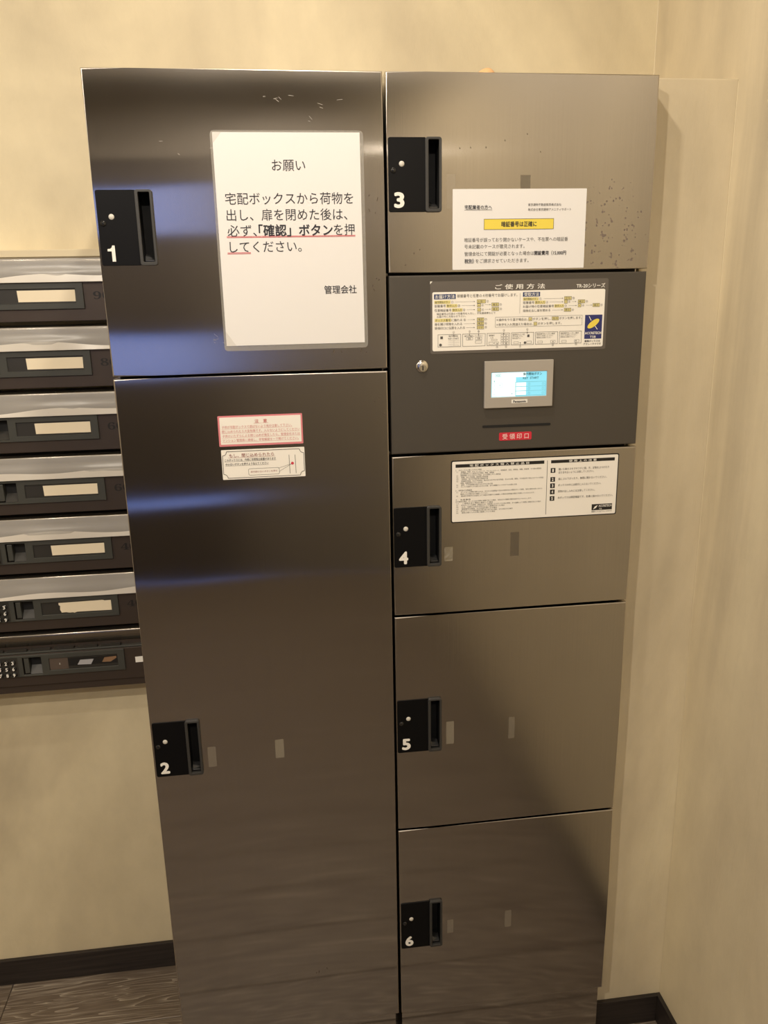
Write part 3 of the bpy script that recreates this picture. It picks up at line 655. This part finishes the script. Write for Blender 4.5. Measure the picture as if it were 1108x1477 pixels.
pr.text('このボックスには、内側に非常脱出装置があります', 0.1560, 0.2355, 1.2665, 0.0044, 0.01).rect(0.1555, 0.2360, 1.2638, 1.2641)
pr.text('中の白いボタンを押すよう伝えてください', 0.1570, 0.2235, 1.2598, 0.0044, 0.01).rect(0.1562, 0.2240, 1.2571, 1.2574)
pr.build('black_print', 'ink_soft', t, -0.0008)
Print().text('もし、閉じ込められたら', 0.1633, 0.2330, 1.2738, 0.0062, 0.01).rect(0.1615, 0.2345, 1.2700, 1.2704).text('扉内側の白いボタンを押す', 0.1950, 0.2370, 1.2465, 0.0036).build('red_print', 'ink_brown', t, -0.0008)
Print().poly(disc_pts(0.2611, 1.2575, 0.0023, 16)).build('red_dot', 'ink_red', t, -0.0009); child_local(t)

# leftover tape
def tape(x0, x1, z0, z1, mat, label, crinkle=0.0002):
    bm = bmesh.new(); nx, nz = 4, 8; g = []
    for j in range(nz + 1):
        g.append([bm.verts.new((x0 + (x1 - x0) * i / nx + random.uniform(-1, 1) * 0.0002, -0.0003 - random.random() * crinkle, z0 + (z1 - z0) * j / nz)) for i in range(nx + 1)])
    for j in range(nz):
        for i in range(nx): bm.faces.new([g[j][i], g[j][i + 1], g[j + 1][i + 1], g[j + 1][i]])
    me = bpy.data.meshes.new('tape_strip'); bm.normal_update(); bm.to_mesh(me); bm.free()
    return tag(link('tape_strip', me, mat), label, 'tape', 'leftover tape on the locker doors')
tape(0.0912, 0.1053, 0.7284, 0.7673, 'tape', 'yellowish leftover tape strip beside the handle of door 2')
tape(0.2066, 0.2218, 0.7346, 0.7702, 'tape_cloudy', 'pale leftover tape strip in the middle of door 2', 0.0006)
tape(0.5094, 0.5230, 1.6343, 1.6830, 'tape', 'clear tape strip between the handle of door 3 and its paper notice')
tape(0.6227, 0.6381, 1.6625, 1.6815, 'tape_dark', 'dark tape stub above the top edge of the paper notice on door 3')
tape(0.5060, 0.5203, 1.0780, 1.1030, 'tape_cloudy', 'crinkled shiny tape scrap beside the handle of door 4', 0.0018)
tape(0.6197, 0.6346, 1.0798, 1.1217, 'tape_dark', 'dark leftover tape strip in the middle of door 4')
tape(0.5095, 0.5236, 0.7322, 0.7767, 'tape_cloudy', 'cloudy yellow-white tape strip next to the number 5 handle')
tape(0.6240, 0.6352, 0.7325, 0.7750, 'tape', 'faint leftover tape strip in the middle of door 5')
tape(0.5120, 0.5240, 0.3225, 0.3525, 'tape', 'see-through tape patch by the number 6 handle')
tape(0.6254, 0.6381, 0.3209, 0.3588, 'tape', 'barely visible tape patch at the centre of the door numbered 6')

# scuffs: bright scratches and a few dark smudges in the sheet steel
random.seed(11)
def scuffs(door, name, mat, spots, n, ln, w):
    pr = Print()
    for cx, cz, rx, rz in spots:
        for k in range(n):
            ax, az = cx + random.uniform(-rx, rx), cz + random.uniform(-rz, rz); a = random.uniform(-0.9, 0.3) if mat == 'scratch' else random.uniform(1.0, 2.2); l = random.uniform(0.3, 1) * ln
            pr.line(ax, az, ax + l * math.cos(a), az + l * math.sin(a), w)
    pr.build(name, mat, door, -0.00008)['kind'] = 'stuff'
scuffs(d1, 'scratches', 'scratch', [(0.262, 1.782, 0.02, 0.006), (0.325, 1.768, 0.025, 0.014), (0.14, 1.722, 0.05, 0.02), (0.16, 1.455, 0.01, 0.012)], 5, 0.010, 0.00035)
scuffs(d1, 'smudges', 'smudge', [(0.398, 1.635, 0.007, 0.018), (0.40, 1.52, 0.006, 0.02), (0.36, 1.425, 0.03, 0.003)], 4, 0.006, 0.0012)
scuffs(d2, 'smudges', 'smudge', [(0.40, 1.34, 0.01, 0.02), (0.26, 0.27, 0.02, 0.006)], 3, 0.006, 0.0014)
scuffs(d3, 'smudges', 'smudge', [(0.46, 1.565, 0.02, 0.012), (0.555, 1.717, 0.03, 0.004), (0.64, 1.72, 0.05, 0.03)], 3, 0.0022, 0.0011)

# small orange object lying on the locker top
bm = bmesh.new(); bmesh.ops.create_uvsphere(bm, u_segments=24, v_segments=14, radius=1.0)
for v in bm.verts:
    zz = v.co.z; v.co.x *= 0.016 * (1 + 0.15 * v.co.x); v.co.y *= 0.022; v.co.z = 0.0156 * (zz if zz > -0.6 else -0.6 - 0.1 * (zz + 0.6)) + 0.0094
    v.co.z += 0.0010 * math.sin(v.co.x * 220)
o = obj('orange_knob', bm, 'orange_skin', smooth=True); zmin = min(v.co.z for v in o.data.vertices)
o.location = (0.5845, 0.075, TOP - 0.003 - zmin); tag(o, 'small rounded orange object lying on top of the right locker', 'ornament')

# ------------------------------------------------------------------ mailboxes
YM = 0.285
MX0, MX1 = -0.475, -0.003
key_me = None
def make_box(c, first, label, film, card, num):
    """c = height of the name window's middle"""
    t = thing('mailbox', label, 'mailbox', (-0.24, YB, c - 0.0437), 'wall mailboxes')
    zb, zt = c - 0.0437, c + 0.0660
    obj('body', bx(MX0, MX1, YM + 0.012, YB - 0.001, zb, zt), 'box_brown', t)
    zf = c + 0.0235
    # face with the knob recess and the name window cut out of its bezel
    bm = grid_plate([MX0, -0.2860, -0.2495, MX1], [zb, c - 0.0190, c + 0.0180, zf], {(1, 1)}, YM, YM + 0.012)
    obj('face_plate', bm, 'box_brown', t, bev=0.0008)
    xs = [-0.4600, -0.2856, -0.2498, -0.2355, -0.1035, -0.0900]; zs_ = [c - 0.0226, c - 0.0188, c - 0.0128, c + 0.0126, c + 0.0178, c + 0.0225]
    holes = {(1, 1), (1, 2), (1, 3), (3, 2)}
    bz = obj('bezel', grid_plate(xs, zs_, holes, YM - 0.0035, YM + 0.0004), 'plastic_grey', t, bev=0.0006, seg=1)
    obj('window_floor', bx(-0.2357, -0.1033, YM - 0.0012, YM + 0.0002, c - 0.0130, c + 0.0128), 'plastic_dark', bz)
    if card == 'cut': Print().poly([(-0.2022, c - 0.0096), (-0.1046, c - 0.0098), (-0.1042, c + 0.0102), (-0.2030, c + 0.0100)]).build('name_card', 'card', t, YM - 0.0016)
    elif card == 'torn': Print().poly([(-0.1990, c - 0.0100), (-0.1905, c - 0.0098), (-0.1840, c - 0.0112), (-0.1780, c - 0.0108), (-0.1750, c - 0.0122), (-0.1700, c - 0.0102), (-0.1040, c - 0.0108), (-0.1040, c + 0.0100), (-0.1160, c + 0.0098), (-0.1190, c + 0.0112), (-0.1600, c + 0.0106), (-0.2030, c + 0.0104), (-0.2030, c + 0.0062), (-0.2005, c + 0.0040), (-0.2015, c - 0.0040)]).build('name_card', 'card', t, YM - 0.0016)
    else:
        Print().rect(-0.2350, -0.1996, c - 0.0124, c + 0.0120).build('name_card', 'card_brown', t, YM - 0.0016)
        Print().text('2', -0.2170, -0.2145, c, 0.005).build('card_mark', 'number_white', t, YM - 0.0019)
        Print().rect(-0.1992, -0.1045, c - 0.0065, c + 0.0095).build('dark_pane', 'black_gloss', t, YM - 0.0015)
        Print().poly([(-0.1820, c - 0.0050), (-0.1560, c - 0.0060), (-0.1500, c + 0.0050), (-0.1760, c + 0.0050)]).build('pane_reflection', 'reflection_white', t, YM - 0.0018)  # pale reflection in the pane, painted as a flat shape
        Print().poly([(-0.1345, c - 0.0030), (-0.1180, c - 0.0035), (-0.1060, c + 0.0040), (-0.1060, c + 0.0080), (-0.1290, c + 0.0065)]).build('pane_reflection', 'reflection_brown', t, YM - 0.0018)  # brown reflection, painted likewise
        Print().poly([(-0.0698, c - 0.0100), (-0.0480, c - 0.0098), (-0.0480, c + 0.0030), (-0.0698, c + 0.0022)]).build('white_tape', 'number_white', t, YM - 0.0004)
    # knob recess
    bm = bx(-0.2862, -0.2493, YM + 0.0004, YM + 0.0118, c - 0.0192, c + 0.0182)
    f = min(bm.faces, key=lambda q: q.calc_center_median().y); bmesh.ops.delete(bm, geom=[f], context='FACES_ONLY')
    obj('knob_recess', bm, 'recess_black', t)
    obj('lever', bx(-0.2835, -0.2740, YM - 0.0015, YM + 0.0110, c - 0.0165, c + 0.0160), 'plastic_grey', t, bev=0.001)
    bm = bmesh.new()
    for q in ((YM + 0.001, c - 0.0186), (YM + 0.0112, c - 0.0186), (YM + 0.0112, c - 0.002)): pass
    a = [bm.verts.new((-0.2735, *q)) for q in ((YM - 0.0005, c - 0.0184), (YM + 0.0112, c - 0.0184), (YM + 0.0112, c - 0.004))]
    d = [bm.verts.new((-0.2500, *q)) for q in ((YM - 0.0005, c - 0.0184), (YM + 0.0112, c - 0.0184), (YM + 0.0112, c - 0.004))]
    for i in range(3): bm.faces.new([a[i], a[(i + 1) % 3], d[(i + 1) % 3], d[i]])
    bm.faces.new(a); bm.faces.new(d[::-1]); obj('knob_ramp', bm, 'plastic_dark', t)
    # keypad
    global key_me
    kp = obj('keypad', bx(-0.3400, -0.2945, YM - 0.0040, YM - 0.0033, c - 0.0205, c + 0.0195), 'plastic_dark', t)
    pr = Print()
    if key_me is None:
        bm = dome(0, 0, 0.0056, 0, 0.0030, 14, 4); bmesh.ops.recalc_face_normals(bm, faces=bm.faces); key_me = bpy.data.meshes.new('key'); bm.to_mesh(key_me); bm.free(); key_me.materials.append(MAT['black_gloss'])
        for p in key_me.polygons: p.use_smooth = True
    for k in range(9):
        kx, kz = -0.3283 + 0.01265 * (k % 3), c + 0.0098 - 0.0129 * (k // 3)
        o = bpy.data.objects.new('key', key_me); COL.objects.link(o); o.parent = kp; o.location = (kx, YM - 0.0040, kz)
        pr.text(str(k + 1), kx - 0.0022, kx + 0.0022, kz, 0.007, 0.03, fit_h=0.0072)
    pr.build('key_digits', 'number_white', kp, YM - 0.0073)
    # mail slot flap: a rolled lip on top, leaning forward towards its lower edge
    prof = [(YM + 0.012, zt), (YM + 0.004, zt), (YM + 0.0005, zt - 0.0015), (YM - 0.0008, zt - 0.005), (YM - 0.0002, zt - 0.012), (YM + 0.0005, zf + 0.006), (YM + 0.002, zf + 0.0035), (YM + 0.012, zf + 0.0035)]
    if not film: prof = [(YM + 0.012, zt), (YM + 0.003, zt), (YM - 0.001, zt - 0.002), (YM - 0.0022, zt - 0.006), (YM + 0.0000, zt - 0.012), (YM + 0.006, zt - 0.022), (YM + 0.0105, zf + 0.014), (YM + 0.012, zf + 0.012)]
    bm = bmesh.new(); a = [bm.verts.new((MX0, *q)) for q in prof]; d = [bm.verts.new((MX1, *q)) for q in prof]; n = len(prof)
    for i in range(n): bm.faces.new([a[i], a[(i + 1) % n], d[(i + 1) % n], d[i]])
    bm.faces.new(a); bm.faces.new(d[::-1]); fl = obj('flap', bm, 'box_flap', t, bev=0.0012)
    for p in fl.data.polygons: p.use_smooth = abs(p.normal.x) < 0.5
    if not film:
        obj('slot_sill', bx(MX0, MX1, YM + 0.002, YM + 0.012, zf, zf + 0.004), 'plastic_grey', t, bev=0.001)
        for k in range(6): obj('sill_rib', bx(-0.36 + 0.045 * k, -0.322 + 0.045 * k, YM + 0.004, YM + 0.0115, zf + 0.004, zf + 0.008), 'plastic_dark', t)
    else:
        ph = random.random() * 6; nx, nz = 60, 8; g = []
        bm = bmesh.new()
        for j in range(nz + 1):
            rw = []
            for i in range(nx + 1):
                u, w = i / nx, j / nz; xx = MX0 + 0.002 + (MX1 - MX0 - 0.004) * u
                wave = 0.5 + 0.5 * math.sin(u * 9 + ph) * math.sin(u * 4.3 + 2 * ph)
                bulge = 0.0045 * wave * math.sin(math.pi * min(1, max(0, (0.62 - w) / 0.62))) + 0.0003 * math.sin(u * 47 + ph) * (1 - w)
                rw.append(bm.verts.new((xx, YM - 0.0015 - bulge - 0.002 * (1 - w), zf + 0.0010 + (zt - zf - 0.0030) * w + (0.0004 * math.sin(u * 17 + ph) if j == 0 else 0))))
            g.append(rw)
        for j in range(nz):
            for i in range(nx): bm.faces.new([g[j][i], g[j][i + 1], g[j + 1][i + 1], g[j + 1][i]])
        obj('protective_film', bm, 'film', t, smooth=True)
        # loose lower edge of the film, its catch of light painted as brighter colour
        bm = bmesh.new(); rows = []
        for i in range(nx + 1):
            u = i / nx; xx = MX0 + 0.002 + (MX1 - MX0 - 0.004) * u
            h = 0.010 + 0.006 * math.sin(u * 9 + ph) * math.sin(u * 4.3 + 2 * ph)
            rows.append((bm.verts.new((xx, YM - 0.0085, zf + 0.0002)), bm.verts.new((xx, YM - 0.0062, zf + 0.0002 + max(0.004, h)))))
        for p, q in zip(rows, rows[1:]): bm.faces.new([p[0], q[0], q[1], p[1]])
        obj('film_edge', bm, 'film_lit', t, smooth=True)
    if num: Print().text(num, -0.0738, -0.0440, c - 0.0001, 0.0165, 0.0, 6, fit_h=0.0136).build('box_number', 'engraved', t, YM - 0.0003)
    child_local(t)
C0, PITCH = 1.5202, 0.1177
rowsM = [('dark brown mailbox engraved with a 9 below the beige trim strip', True, 'cut', '𝟗𝟎'), ('dark brown mailbox engraved with an 8', True, 'cut', '𝟖𝟎'),
         ('dark brown mailbox engraved with a 6, just under the mailbox numbered 8', True, 'cut', '𝟔𝟎'), ('dark brown mailbox engraved with a 6, just above a mailbox numbered 4', True, 'cut', '𝟔𝟎'),
         ('dark brown mailbox engraved with a 4 and a neatly cut name card', True, 'cut', '𝟒𝟎'), ('dark brown mailbox engraved with a 4 and a torn name card', True, 'torn', '𝟒𝟎'),
         ('unnumbered mailbox with brown name card and no film, under the torn-card mailbox', False, 'dark', None)]
for k, (lb, film, card, num) in enumerate(rowsM): make_box(C0 - PITCH * k, k == 0, lb, film, card, num)
struct(obj('trim_3', bx(MX0 - 0.02, MX1, YM + 0.006, YB, C0 + 0.0665, C0 + 0.0790), 'caulk', bev=0.001))
zb7 = C0 - 6 * PITCH - 0.0437
struct(obj('trim_4', bx(MX0 - 0.02, MX1, YM + 0.004, YB, zb7 - 0.0165, zb7 - 0.0006), 'box_brown', bev=0.001))
